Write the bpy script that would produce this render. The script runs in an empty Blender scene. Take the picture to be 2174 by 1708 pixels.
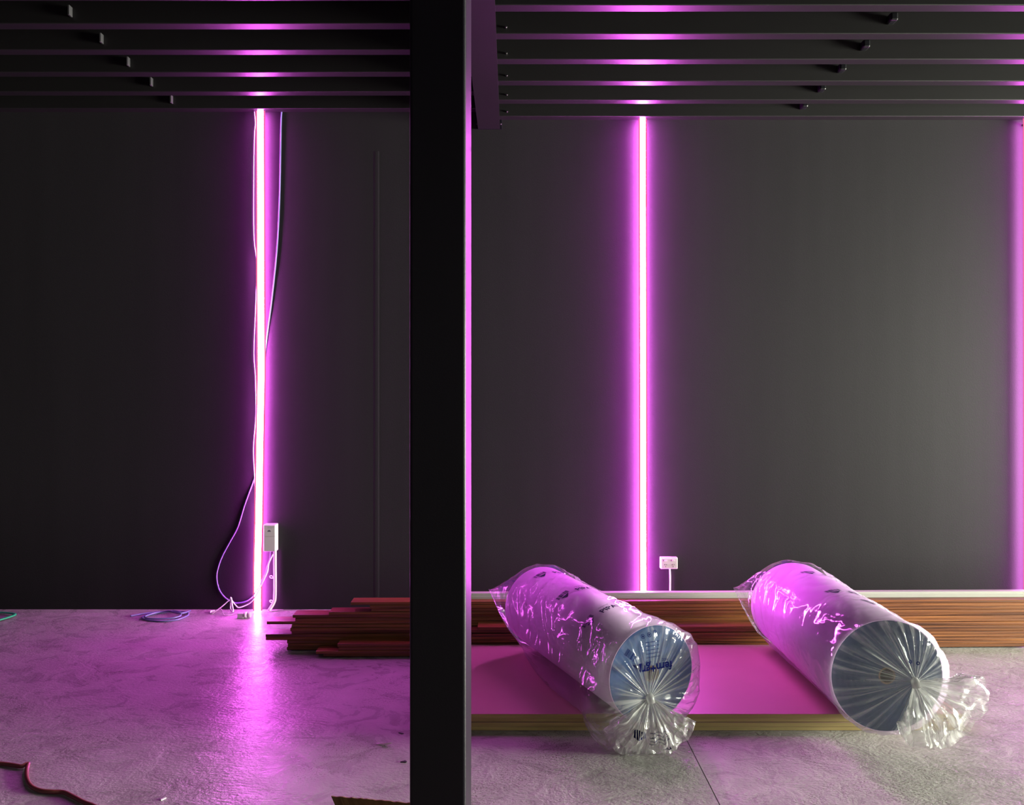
import bpy, bmesh, math, random
from mathutils import Vector, noise, Matrix

# ------------------------------------------------------------------ camera, light, exposure
SC = bpy.context.scene
COL = SC.collection
F, CX, CY, H = 1700.0, 1083.0, 835.0, 1.39      # focal length in pixels, vanishing point, eye height
cam_d = bpy.data.cameras.new('camera')
cam = bpy.data.objects.new('camera', cam_d)
COL.objects.link(cam)
cam.location = (0, 0, H)
cam.rotation_euler = (math.radians(90), 0, 0)
cam_d.sensor_width = 36
cam_d.lens = F / 2174 * 36
cam_d.shift_x = (1087 - CX) / 2174
cam_d.shift_y = -(854 - CY) / 2174
cam_d.clip_start = 0.05
SC.camera = cam
SC.view_settings.view_transform = 'Standard'
SC.view_settings.look = 'None'
SC.view_settings.gamma = 1
SC.view_settings.use_curve_mapping = False
SC.view_settings.exposure = 0.0

WORLD_STRENGTH = 120.0
LED_STRENGTH = 115.0
w = bpy.data.worlds.new('sky'); SC.world = w; w.use_nodes = True
bg = w.node_tree.nodes['Background']
bg.inputs[0].default_value = (0.96, 1.0, 0.82, 1)
bg.inputs[1].default_value = WORLD_STRENGTH

XR, XL, YB, YF, ZC = 9.0, -7.0, 5.16, -4.0, 3.42    # room: right, left, back wall, wall behind camera, ceiling
DY0, DY1, DZ = 1.0, 4.5, 2.4                   # roller door opening in the right wall
pl = bpy.data.lights.new('door_daylight', 'AREA')
pl.shape = 'RECTANGLE'; pl.size = DZ; pl.size_y = DY1 - DY0
pl.energy = 1; pl.cycles.is_portal = True
po = bpy.data.objects.new('door_daylight', pl); COL.objects.link(po)
po.location = (XR - 0.01, (DY0 + DY1) / 2, DZ / 2)
po.rotation_euler = (0, math.radians(90), 0)

def P(px, py, d):
    return Vector(((px - CX) * d / F, d, H - (py - CY) * d / F))
def fl(px, py, z=0.0):                            # the point of the floor (or of height z) seen at a pixel
    d = (H - z) * F / (py - CY)
    return Vector(((px - CX) * d / F, d, z))

# ------------------------------------------------------------------ materials
def mat(name, base=(0.5, 0.5, 0.5), rough=0.5, metal=0.0, var=0.0, vscale=(5, 5, 5), bump=0.0, bscale=40,
        rvar=0.0, spec=0.5, detail=4.0):
    m = bpy.data.materials.new(name); m.use_nodes = True
    nt = m.node_tree; N = nt.nodes; L = nt.links
    b = N['Principled BSDF']
    b.inputs['Base Color'].default_value = (*base, 1)
    b.inputs['Roughness'].default_value = rough
    b.inputs['Metallic'].default_value = metal
    b.inputs['Specular IOR Level'].default_value = spec
    tc = N.new('ShaderNodeTexCoord'); mp = N.new('ShaderNodeMapping')
    mp.inputs['Scale'].default_value = vscale
    L.new(tc.outputs['Object'], mp.inputs['Vector'])
    n = N.new('ShaderNodeTexNoise'); n.inputs['Scale'].default_value = 1.0; n.inputs['Detail'].default_value = detail
    L.new(mp.outputs[0], n.inputs['Vector'])
    r = N.new('ShaderNodeValToRGB')
    lo = tuple(max(0, c * (1 - var)) for c in base); hi = tuple(min(1, c * (1 + var)) for c in base)
    r.color_ramp.elements[0].position = 0.3; r.color_ramp.elements[1].position = 0.7
    r.color_ramp.elements[0].color = (*lo, 1); r.color_ramp.elements[1].color = (*hi, 1)
    L.new(n.outputs['Fac'], r.inputs[0]); L.new(r.outputs[0], b.inputs['Base Color'])
    if rvar:
        mr = N.new('ShaderNodeMapRange'); mr.inputs['To Min'].default_value = rough - rvar; mr.inputs['To Max'].default_value = rough + rvar
        L.new(n.outputs['Fac'], mr.inputs['Value']); L.new(mr.outputs[0], b.inputs['Roughness'])
    if bump:
        n2 = N.new('ShaderNodeTexNoise'); n2.inputs['Scale'].default_value = bscale; n2.inputs['Detail'].default_value = 3
        L.new(tc.outputs['Object'], n2.inputs['Vector'])
        bp = N.new('ShaderNodeBump'); bp.inputs['Strength'].default_value = 1; bp.inputs['Distance'].default_value = bump
        L.new(n2.outputs['Fac'], bp.inputs['Height']); L.new(bp.outputs[0], b.inputs['Normal'])
    return m

def emis(name, col, s):
    m = bpy.data.materials.new(name); m.use_nodes = True
    nt = m.node_tree; nt.nodes.clear()
    e = nt.nodes.new('ShaderNodeEmission'); e.inputs[0].default_value = (*col, 1); e.inputs[1].default_value = s
    o = nt.nodes.new('ShaderNodeOutputMaterial'); nt.links.new(e.outputs[0], o.inputs[0])
    return m

M_wall = mat('dark_wall_paint', (0.017, 0.0155, 0.018), 0.55, var=0.07, vscale=(6, 6, 0.35), bump=0.0006, bscale=260, spec=0.15)
M_plaster = mat('pale_plaster', (0.12, 0.12, 0.12), 0.8, var=0.05)
M_steel = mat('black_steel_paint', (0.003, 0.0015, 0.006), 0.42, var=0.2, vscale=(3, 3, 3), bump=0.0003, bscale=300, spec=0.3)
M_joist = mat('dark_joist_paint', (0.009, 0.008, 0.009), 0.42, var=0.08, vscale=(2, 8, 8), spec=0.42)
M_galv = mat('grey_steel_cleat', (0.045, 0.042, 0.048), 0.5)
M_black = mat('black_bracket', (0.006, 0.006, 0.008), 0.3)
M_bolt = mat('zinc_bolt', (0.5, 0.5, 0.5), 0.25, metal=1.0)
M_white = mat('white_plastic', (0.50, 0.49, 0.47), 0.35, var=0.02)
M_trim = mat('white_trim', (0.46, 0.46, 0.42), 0.35, var=0.02)
M_dark = mat('dark_slot', (0.02, 0.02, 0.025), 0.5)
M_grey = mat('grey_print', (0.10, 0.10, 0.12), 0.5)
M_lav = mat('pale_blue_cable', (0.17, 0.18, 0.36), 0.4)
M_wire = mat('white_cable', (0.75, 0.72, 0.72), 0.4)
M_red = mat('brown_red_cable', (0.20, 0.055, 0.05), 0.35)
M_green = mat('green_strap', (0.03, 0.42, 0.18), 0.45)
M_card = mat('brown_cardboard', (0.22, 0.13, 0.055), 0.8, var=0.15, vscale=(60, 60, 4))
M_core = mat('cardboard_core', (0.20, 0.12, 0.07), 0.8)
M_blue = None
M_wrap = mat('pale_foam_wrap', (0.86, 0.64, 0.92), 0.5, var=0.06, vscale=(4, 4, 4))
M_ink = mat('blue_ink', (0.004, 0.006, 0.07), 0.9, spec=0.05, var=0.0, rvar=0.0, metal=0.0, vscale=(1, 1, 1))
M_paper = mat('white_paper', (0.75, 0.74, 0.7), 0.7)
M_led = emis('led_core', (1.0, 0.125, 1.0), LED_STRENGTH)
M_led2 = emis('led_core_bright', (1.0, 0.125, 1.0), LED_STRENGTH * 2.4)
M_led3 = emis('led_core_dim', (1.0, 0.125, 1.0), LED_STRENGTH * 0.5)
M_ledfringe = emis('led_bloom_fringe', (1.0, 0.16, 0.34), 0.95)  # pink-orange emission imitating the lens bloom around the LED core

def foam_mat(name, base):
    m = mat(name, base, 0.7, var=0.12, vscale=(12, 12, 12), bump=0.0006, bscale=180)
    nt = m.node_tree; N = nt.nodes; L = nt.links; b = N['Principled BSDF']
    tc = N.new('ShaderNodeTexCoord'); wv = N.new('ShaderNodeTexWave')
    wv.wave_type = 'RINGS'; wv.rings_direction = 'Z'; wv.inputs['Scale'].default_value = 14; wv.inputs['Distortion'].default_value = 1.5
    L.new(tc.outputs['Object'], wv.inputs['Vector'])
    bp = N.new('ShaderNodeBump'); bp.inputs['Distance'].default_value = 0.00015
    L.new(wv.outputs['Fac'], bp.inputs['Height']); L.new(bp.outputs[0], b.inputs['Normal'])
    return m
M_blueA = foam_mat('blue_foam', (0.045, 0.115, 0.30))
M_blueB = foam_mat('slate_blue_foam', (0.030, 0.055, 0.125))

def wood_mat():
    m = bpy.data.materials.new('hardwood'); m.use_nodes = True
    nt = m.node_tree; N = nt.nodes; L = nt.links; b = N['Principled BSDF']
    tc = N.new('ShaderNodeTexCoord'); oi = N.new('ShaderNodeObjectInfo')
    cmb = N.new('ShaderNodeCombineXYZ')
    mul = N.new('ShaderNodeMath'); mul.operation = 'MULTIPLY'; mul.inputs[1].default_value = 37.0
    L.new(oi.outputs['Random'], mul.inputs[0])
    for k in range(3): L.new(mul.outputs[0], cmb.inputs[k])
    add = N.new('ShaderNodeVectorMath'); add.operation = 'ADD'
    L.new(tc.outputs['Object'], add.inputs[0]); L.new(cmb.outputs[0], add.inputs[1])
    mp = N.new('ShaderNodeMapping'); mp.inputs['Scale'].default_value = (1.3, 40, 110)
    L.new(add.outputs[0], mp.inputs['Vector'])
    n = N.new('ShaderNodeTexNoise'); n.inputs['Scale'].default_value = 1; n.inputs['Detail'].default_value = 6; n.inputs['Distortion'].default_value = 1.2
    L.new(mp.outputs[0], n.inputs['Vector'])
    r = N.new('ShaderNodeValToRGB'); e = r.color_ramp.elements
    e[0].position = 0.30; e[0].color = (0.060, 0.020, 0.010, 1)
    e[1].position = 0.72; e[1].color = (0.42, 0.175, 0.045, 1)
    x = e.new(0.5); x.color = (0.24, 0.088, 0.028, 1)
    L.new(n.outputs['Fac'], r.inputs[0])
    # one tone per board
    r2 = N.new('ShaderNodeValToRGB'); e2 = r2.color_ramp.elements
    e2[0].color = (0.62, 0.52, 0.50, 1); e2[1].color = (1.1, 1.0, 0.9, 1)
    L.new(oi.outputs['Random'], r2.inputs[0])
    mx = N.new('ShaderNodeMix'); mx.data_type = 'RGBA'; mx.blend_type = 'MULTIPLY'; mx.inputs['Factor'].default_value = 1
    L.new(r.outputs[0], mx.inputs['A']); L.new(r2.outputs[0], mx.inputs['B'])
    L.new(mx.outputs['Result'], b.inputs['Base Color'])
    b.inputs['Roughness'].default_value = 0.42
    bp = N.new('ShaderNodeBump'); bp.inputs['Distance'].default_value = 0.0012
    L.new(n.outputs['Fac'], bp.inputs['Height']); L.new(bp.outputs[0], b.inputs['Normal'])
    return m
M_wood = wood_mat()

def mdf_mat():
    m = mat('pinkish_tan_board', (0.40, 0.26, 0.215), 0.5, var=0.05, vscale=(3, 3, 3), bump=0.0002, bscale=500)
    return m
M_board = mdf_mat()
M_edge = mat('board_core', (0.42, 0.32, 0.13), 0.8, var=0.2, vscale=(3, 3, 60))

def concrete():
    m = bpy.data.materials.new('concrete'); m.use_nodes = True
    nt = m.node_tree; N = nt.nodes; L = nt.links; b = N['Principled BSDF']
    tc = N.new('ShaderNodeTexCoord')
    def nz(sc, det, dist=0.0, rough=0.55, vs=(1, 1, 1)):
        mp = N.new('ShaderNodeMapping'); mp.inputs['Scale'].default_value = vs
        L.new(tc.outputs['Object'], mp.inputs['Vector'])
        n = N.new('ShaderNodeTexNoise'); n.inputs['Scale'].default_value = sc; n.inputs['Detail'].default_value = det
        n.inputs['Distortion'].default_value = dist; n.inputs['Roughness'].default_value = rough
        L.new(mp.outputs[0], n.inputs['Vector']); return n
    big = nz(1.1, 6, 0.6); mid = nz(6, 8, 0.8, 0.65, (1, 1.3, 1)); fine = nz(55, 3, 0, 0.6, (1, 1.6, 1))
    pit = nz(150, 2, 0, 0.5); patch = nz(2.6, 3, 0.4)
    r = N.new('ShaderNodeValToRGB'); e = r.color_ramp.elements
    e[0].position = 0.30; e[0].color = (0.215, 0.21, 0.20, 1)
    e[1].position = 0.72; e[1].color = (0.48, 0.475, 0.45, 1)
    x = e.new(0.5); x.color = (0.37, 0.36, 0.34, 1)
    a = N.new('ShaderNodeMath'); a.operation = 'MULTIPLY_ADD'; a.inputs[1].default_value = 0.55
    L.new(mid.outputs['Fac'], a.inputs[0])
    c = N.new('ShaderNodeMath'); c.operation = 'MULTIPLY'; c.inputs[1].default_value = 0.45
    L.new(big.outputs['Fac'], c.inputs[0]); L.new(c.outputs[0], a.inputs[2])
    L.new(a.outputs[0], r.inputs[0])
    # dark pitted specks inside patches
    pr = N.new('ShaderNodeValToRGB'); pe = pr.color_ramp.elements
    pe[0].position = 0.36; pe[0].color = (0.45, 0.42, 0.38, 1); pe[1].position = 0.44; pe[1].color = (1, 1, 1, 1)
    L.new(pit.outputs['Fac'], pr.inputs[0])
    pm = N.new('ShaderNodeMapRange'); pm.inputs['From Min'].default_value = 0.50; pm.inputs['From Max'].default_value = 0.60
    L.new(patch.outputs['Fac'], pm.inputs['Value'])
    mx = N.new('ShaderNodeMix'); mx.data_type = 'RGBA'; mx.blend_type = 'MULTIPLY'
    L.new(pm.outputs[0], mx.inputs['Factor']); L.new(r.outputs[0], mx.inputs['A']); L.new(pr.outputs[0], mx.inputs['B'])
    # pale scuffs and thin trowel scratches
    sc = nz(3.2, 10, 2.2, 0.7, (1.0, 2.2, 1))
    sr = N.new('ShaderNodeMapRange'); sr.inputs['From Min'].default_value = 0.68; sr.inputs['From Max'].default_value = 0.74; sr.inputs['To Max'].default_value = 0.7
    L.new(sc.outputs['Fac'], sr.inputs['Value'])
    mx2 = N.new('ShaderNodeMix'); mx2.data_type = 'RGBA'
    L.new(sr.outputs[0], mx2.inputs['Factor']); L.new(mx.outputs['Result'], mx2.inputs['A']); mx2.inputs['B'].default_value = (0.55, 0.53, 0.5, 1)
    ds = nz(2.3, 9, 3.0, 0.72, (0.8, 2.6, 1))
    dr = N.new('ShaderNodeMapRange'); dr.inputs['From Min'].default_value = 0.36; dr.inputs['From Max'].default_value = 0.29; dr.inputs['To Max'].default_value = 0.38
    L.new(ds.outputs['Fac'], dr.inputs['Value'])
    mx3 = N.new('ShaderNodeMix'); mx3.data_type = 'RGBA'
    L.new(dr.outputs[0], mx3.inputs['Factor']); L.new(mx2.outputs['Result'], mx3.inputs['A']); mx3.inputs['B'].default_value = (0.13, 0.12, 0.115, 1)
    L.new(mx3.outputs['Result'], b.inputs['Base Color'])
    rr = N.new('ShaderNodeMapRange'); rr.inputs['To Min'].default_value = 0.17; rr.inputs['To Max'].default_value = 0.40; b.inputs['Specular IOR Level'].default_value = 0.12
    L.new(mid.outputs['Fac'], rr.inputs['Value']); L.new(rr.outputs[0], b.inputs['Roughness'])
    ad = N.new('ShaderNodeMath'); ad.operation = 'MULTIPLY_ADD'; ad.inputs[1].default_value = 0.42
    L.new(fine.outputs['Fac'], ad.inputs[0]); L.new(mid.outputs['Fac'], ad.inputs[2])
    bp = N.new('ShaderNodeBump'); bp.inputs['Strength'].default_value = 1; bp.inputs['Distance'].default_value = 0.006
    L.new(ad.outputs[0], bp.inputs['Height']); L.new(bp.outputs[0], b.inputs['Normal'])
    return m
M_floor = concrete()

def film_mat(name='clear_plastic_film'):
    m = bpy.data.materials.new(name); m.use_nodes = True
    nt = m.node_tree; N = nt.nodes; L = nt.links; N.clear()
    out = N.new('ShaderNodeOutputMaterial')
    tc = N.new('ShaderNodeTexCoord'); at = N.new('ShaderNodeAttribute'); at.attribute_name = 'gather'
    uv = N.new('ShaderNodeAttribute'); uv.attribute_name = 'film_uv'
    # crinkle bump: sharp irregular ridges, clustered
    vo = N.new('ShaderNodeTexNoise'); vo.noise_type = 'RIDGED_MULTIFRACTAL'; vo.inputs['Scale'].default_value = 20
    vo.inputs['Detail'].default_value = 3; vo.inputs['Distortion'].default_value = 0.6
    mpc = N.new('ShaderNodeMapping'); mpc.inputs['Rotation'].default_value = (0.5, 0.4, 0.6); mpc.inputs['Scale'].default_value = (1.0, 0.45, 1.5)
    L.new(tc.outputs['Object'], mpc.inputs['Vector']); L.new(mpc.outputs[0], vo.inputs['Vector'])
    mk = N.new('ShaderNodeTexNoise'); mk.inputs['Scale'].default_value = 5; L.new(tc.outputs['Object'], mk.inputs['Vector'])
    mr = N.new('ShaderNodeMapRange'); mr.inputs['From Min'].default_value = 0.34; mr.inputs['From Max'].default_value = 0.50; mr.inputs['To Min'].default_value = 0.12
    L.new(mk.outputs['Fac'], mr.inputs['Value'])
    hm = N.new('ShaderNodeMath'); hm.operation = 'MULTIPLY'
    L.new(vo.outputs['Fac'], hm.inputs[0]); L.new(mr.outputs[0], hm.inputs[1])
    # long pleat lines follow the film towards the knot
    mp = N.new('ShaderNodeMapping'); mp.inputs['Scale'].default_value = (60, 0.9, 1)
    L.new(uv.outputs['Vector'], mp.inputs['Vector'])
    pn = N.new('ShaderNodeTexNoise'); pn.inputs['Scale'].default_value = 1; pn.inputs['Detail'].default_value = 3
    L.new(mp.outputs[0], pn.inputs['Vector'])
    pm = N.new('ShaderNodeMath'); pm.operation = 'MULTIPLY'
    L.new(pn.outputs['Fac'], pm.inputs[0]); L.new(at.outputs['Fac'], pm.inputs[1])
    ad = N.new('ShaderNodeMath'); ad.operation = 'MULTIPLY_ADD'; ad.inputs[1].default_value = 1.6
    L.new(pm.outputs[0], ad.inputs[0]); L.new(hm.outputs[0], ad.inputs[2])
    bp = N.new('ShaderNodeBump'); bp.inputs['Strength'].default_value = 1; bp.inputs['Distance'].default_value = 0.006
    L.new(ad.outputs[0], bp.inputs['Height'])
    fr = N.new('ShaderNodeFresnel'); fr.inputs['IOR'].default_value = 1.45
    fm = N.new('ShaderNodeMath'); fm.operation = 'MULTIPLY_ADD'; fm.inputs[1].default_value = 0.55; fm.inputs[2].default_value = 0.012; fm.use_clamp = True
    L.new(fr.outputs[0], fm.inputs[0])
    tr = N.new('ShaderNodeBsdfTransparent'); tr.inputs[0].default_value = (0.97, 0.97, 0.98, 1)
    gl = N.new('ShaderNodeBsdfAnisotropic'); gl.inputs['Roughness'].default_value = 0.10; gl.inputs['Color'].default_value = (1, 1, 1, 1)
    L.new(bp.outputs[0], gl.inputs['Normal'])
    m1 = N.new('ShaderNodeMixShader'); L.new(fm.outputs[0], m1.inputs[0]); L.new(tr.outputs[0], m1.inputs[1]); L.new(gl.outputs[0], m1.inputs[2])
    df = N.new('ShaderNodeBsdfDiffuse'); df.inputs[0].default_value = (0.82, 0.82, 0.80, 1); L.new(bp.outputs[0], df.inputs['Normal'])
    tl = N.new('ShaderNodeBsdfTranslucent'); tl.inputs[0].default_value = (0.82, 0.82, 0.80, 1); L.new(bp.outputs[0], tl.inputs['Normal'])
    m2 = N.new('ShaderNodeMixShader'); m2.inputs[0].default_value = 0.4; L.new(df.outputs[0], m2.inputs[1]); L.new(tl.outputs[0], m2.inputs[2])
    # haze: layers of film add up where it is gathered into folds
    pr = N.new('ShaderNodeMapRange'); pr.inputs['From Min'].default_value = 0.50; pr.inputs['From Max'].default_value = 0.68
    L.new(pn.outputs['Fac'], pr.inputs['Value'])
    hz = N.new('ShaderNodeMath'); hz.operation = 'MULTIPLY'; L.new(pr.outputs[0], hz.inputs[0]); L.new(at.outputs['Fac'], hz.inputs[1])
    h2 = N.new('ShaderNodeMath'); h2.operation = 'MULTIPLY_ADD'; h2.inputs[1].default_value = 1.0
    L.new(hz.outputs[0], h2.inputs[0])
    gq = N.new('ShaderNodeMath'); gq.operation = 'MULTIPLY'; L.new(at.outputs['Fac'], gq.inputs[0]); L.new(at.outputs['Fac'], gq.inputs[1])
    g2 = N.new('ShaderNodeMath'); g2.operation = 'MULTIPLY_ADD'; g2.inputs[1].default_value = 0.50; g2.inputs[2].default_value = 0.045
    L.new(gq.outputs[0], g2.inputs[0]); L.new(g2.outputs[0], h2.inputs[2]); h2.use_clamp = True
    m3 = N.new('ShaderNodeMixShader'); L.new(h2.outputs[0], m3.inputs[0]); L.new(m1.outputs[0], m3.inputs[1]); L.new(m2.outputs[0], m3.inputs[2])
    L.new(m3.outputs[0], out.inputs[0])
    return m
M_film = film_mat()

# ------------------------------------------------------------------ mesh helpers
def link(name, me, m, parent=None, smooth=False):
    o = bpy.data.objects.new(name, me); COL.objects.link(o)
    if m is not None and not me.materials: me.materials.append(m)
    if smooth:
        for p in me.polygons: p.use_smooth = True
    if parent is not None: o.parent = parent
    return o
def mesh(name, vs, fs, m, parent=None, smooth=False):
    me = bpy.data.meshes.new(name); me.from_pydata([tuple(v) for v in vs], [], fs); me.update()
    return link(name, me, m, parent, smooth)
def tag(o, label=None, cat=None, group=None, kind=None):
    if label: o['label'] = label
    if cat: o['category'] = cat
    if group: o['group'] = group
    if kind: o['kind'] = kind
    return o
def empty(name, loc, label, cat, group=None, kind=None):
    o = bpy.data.objects.new(name, None); COL.objects.link(o); o.location = loc; o.empty_display_size = 0.05
    return tag(o, label, cat, group, kind)
def local(o, parent):
    """keep world-space geometry while parented to an empty without rotation"""
    o.location = -Vector(parent.location); return o
def bm_box(bm, a, b, bev=0.0, seg=2):
    c = [(a[i] + b[i]) / 2 for i in range(3)]; s = [abs(b[i] - a[i]) for i in range(3)]
    r = bmesh.ops.create_cube(bm, size=1, matrix=Matrix.Translation(c) @ Matrix.Diagonal((*s, 1)))
    if bev:
        es = list({e for v in r['verts'] for e in v.link_edges})
        bmesh.ops.bevel(bm, geom=es, offset=bev, segments=seg, affect='EDGES', profile=0.5)
def box(name, a, b, m, parent=None, bev=0.0, seg=2):
    bm = bmesh.new(); bm_box(bm, a, b, bev, seg)
    me = bpy.data.meshes.new(name); bm.to_mesh(me); bm.free()
    return link(name, me, m, parent)
def cyl(name, p0, p1, r, m, parent=None, n=20, r2=None):
    return tube(name, [p0, p1], r, m, parent, n, smooth_path=False, r2=r2)
def catmull(pts, k=8):
    pts = [Vector(p) for p in pts]; out = []
    for i in range(len(pts) - 1):
        p0 = pts[max(i - 1, 0)]; p1 = pts[i]; p2 = pts[i + 1]; p3 = pts[min(i + 2, len(pts) - 1)]
        for j in range(k):
            t = j / k
            out.append(0.5 * ((2 * p1) + (p2 - p0) * t + (2 * p0 - 5 * p1 + 4 * p2 - p3) * t * t + (3 * p1 - p0 - 3 * p2 + p3) * t ** 3))
    out.append(pts[-1]); return out
def tube(name, pts, r, m, parent=None, n=10, smooth_path=True, k=8, flat=1.0, r2=None):
    path = catmull(pts, k) if smooth_path else [Vector(p) for p in pts]
    vs = []; fs = []
    up = Vector((0, 0, 1)); prev = None
    for i, p in enumerate(path):
        t = (path[min(i + 1, len(path) - 1)] - path[max(i - 1, 0)]).normalized()
        if prev is None:
            a = t.cross(up)
            if a.length < 1e-3: a = t.cross(Vector((0, 1, 0)))
        else: a = prev - t * prev.dot(t)
        a.normalize(); b = t.cross(a); prev = a
        rr = r if r2 is None else r + (r2 - r) * i / (len(path) - 1)
        for j in range(n):
            th = 2 * math.pi * j / n
            vs.append(p + a * rr * math.cos(th) + b * rr * flat * math.sin(th))
    for i in range(len(path) - 1):
        for j in range(n):
            fs.append((i * n + j, i * n + (j + 1) % n, (i + 1) * n + (j + 1) % n, (i + 1) * n + j))
    fs.append(tuple(range(n))[::-1]); fs.append(tuple((len(path) - 1) * n + j for j in range(n)))
    o = mesh(name, vs, fs, m, parent)
    for p in o.data.polygons: p.use_smooth = len(p.vertices) == 4
    return o
def extrude_x(name, prof, x0, x1, m, parent=None):
    """closed profile of (y, z) pairs swept along x"""
    n = len(prof); vs = [(x0, y, z) for y, z in prof] + [(x1, y, z) for y, z in prof]
    fs = [(j, (j + 1) % n, n + (j + 1) % n, n + j) for j in range(n)] + [tuple(range(n))[::-1], tuple(range(n, 2 * n))]
    return mesh(name, vs, fs, m, parent)
def extrude_y(name, prof, y0, y1, m, parent=None):
    n = len(prof); vs = [(x, y0, z) for x, z in prof] + [(x, y1, z) for x, z in prof]
    fs = [(j, (j + 1) % n, n + (j + 1) % n, n + j) for j in range(n)] + [tuple(range(n))[::-1], tuple(range(n, 2 * n))]
    return mesh(name, vs, fs, m, parent)

# ------------------------------------------------------------------ the setting
def struct(o): o['kind'] = 'structure'; return o
JX0, JX1 = 0.707, 0.7105                       # saw-cut joint in the slab, running away from the camera
bm = bmesh.new()
bm_box(bm, (XL, YF, -0.15), (JX0, YB, 0)); bm_box(bm, (JX1, YF, -0.15), (XR, YB, 0)); bm_box(bm, (JX0, YF, -0.15), (JX1, YB, -0.012))
me = bpy.data.meshes.new('floor'); bm.to_mesh(me); bm.free(); struct(link('floor', me, M_floor))
struct(box('wall_back', (XL, YB, 0), (XR, YB + 0.15, ZC + .1), M_wall))
struct(box('wall_left', (XL - 0.15, YF, 0), (XL, YB + 0.15, ZC + .1), M_wall))
struct(box('wall_front', (XL, YF - 0.15, 0), (XR, YF, ZC + .1), M_plaster))
struct(box('ceiling', (XL, YF, ZC), (XR, YB, ZC + 0.1), M_wall))
bm = bmesh.new()
bm_box(bm, (XR, YF, 0), (XR + 0.2, DY0, ZC + .1)); bm_box(bm, (XR, DY1, 0), (XR + 0.2, YB + 0.15, ZC + .1)); bm_box(bm, (XR, DY0, DZ), (XR + 0.2, DY1, ZC + .1))
me = bpy.data.meshes.new('wall_right'); bm.to_mesh(me); bm.free(); struct(link('wall_right', me, M_wall))
# a faint vertical joint cover on the left part of the back wall
X = (799 - CX) * YB / F
tv = [(X + 0.018 * math.cos(math.pi * k / 12), YB + 0.0005 - 0.002 * math.sin(math.pi * k / 12), z) for z in (0.02, 2.95) for k in range(13)]
struct(mesh('trim_1', tv, [(k, k + 1, k + 14, k + 13) for k in range(12)], M_wall, smooth=True))

# ------------------------------------------------------------------ steel frame
bx = -0.136
c = empty('steel_column', (bx, 1.6, 0), 'black steel column standing in the foreground, lit only along its right edge', 'column')
local(box('shaft', (-0.1885, 1.5, 0.012), (-0.0830, 1.715, 3.078), M_steel, c, bev=0.006, seg=4), c)
local(box('base_plate', (-0.235, 1.45, 0), (-0.035, 1.765, 0.012), M_steel, c), c)
local(box('cap_plate', (-0.20, 1.48, 3.078), (-0.07, 1.74, 3.09), M_steel, c), c)
zb, zt = 3.09, 3.41; hw = 0.070; tf = 0.012; tw = 0.005
prof = [(bx - hw, zb), (bx + hw, zb), (bx + hw, zb + tf), (bx + tw, zb + tf), (bx + tw, zt - tf), (bx + hw, zt - tf), (bx + hw, zt),
        (bx - hw, zt), (bx - hw, zt - tf), (bx - tw, zt - tf), (bx - tw, zb + tf), (bx - hw, zb + tf)]
b = empty('steel_beam', (bx, 3.2, zb), 'dark steel beam overhead running from the column to the back wall', 'beam')
local(extrude_y('web_and_flanges', prof, 0.4, YB - 0.012, M_joist, b), b)
local(box('end_plate', (bx - 0.085, YB - 0.012, zb - 0.0), (bx + 0.085, YB, zt), M_steel, b, bev=0.002), b)
for dx, dz in ((-0.076, 0.03), (0.076, 0.03), (-0.076, 0.09), (0.076, 0.09)):
    local(cyl('bolt', (bx + dx, YB - 0.022, zb + dz), (bx + dx, YB - 0.012, zb + dz), 0.006, M_bolt, b, n=6), b)
ORD = ['first', 'second', 'third', 'fourth', 'fifth', 'sixth', 'seventh', 'eighth', 'ninth', 'tenth', 'eleventh', 'twelfth',
       'thirteenth', 'fourteenth', 'fifteenth']
def cprof(y, z, fw, h, t=0.0035, r=0.005):
    pts = []
    def arc(cx, cz, rr, a0, a1, n=4):
        for k in range(n + 1):
            a = math.radians(a0 + (a1 - a0) * k / n); pts.append((cx + rr * math.cos(a), cz + rr * math.sin(a)))
    arc(y + r, z + h - r, r, 90, 180); arc(y + r, z + r, r, 180, 270)
    arc(y + fw - r, z + r, r, 270, 360); pts.append((y + fw, z + 0.02)); pts.append((y + fw - t, z + 0.02))
    pts.append((y + fw - t, z + t)); pts.append((y + t, z + t)); pts.append((y + t, z + h - t)); pts.append((y + fw, z + h - t)); pts.append((y + fw, z + h))
    return pts
near = [5.090, 4.805, 4.515, 4.220, 3.920, 3.630, 3.33, 3.03]
for side, z, x0, x1 in (('left', 3.2, XL, bx - tw), ('right', 3.15, bx + tw, XR)):
    for k, y in enumerate(near):
        where = 'closest to the back wall' if k == 0 else '%s out from the back wall' % ORD[k]
        j = empty('steel_joist', ((x0 + x1) / 2, y, z), 'dark steel ceiling joist %s of the overhead beam, %s' % (side, where), 'joist', 'ceiling joists')
        local(extrude_x('channel', cprof(y, z, 0.066, 0.22), x0, x1, M_joist, j), j)
        if side == 'right':
            local(box('bracket', (1.838, y - 0.055, z + 0.042), (1.876, y + 0.002, z + 0.082), M_black, j, bev=0.008), j)
            for dz in (0.03,):
                local(cyl('bolt', (-0.020, y - 0.012, z + dz + 0.0), (-0.020, y + 0.001, z + dz), 0.0055, M_bolt, j, n=6), j)
        else:
            local(box('cleat', (-2.150, y - 0.030, z + 0.030), (-2.142, y + 0.002, z + 0.078), M_galv, j, bev=0.001), j)

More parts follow.
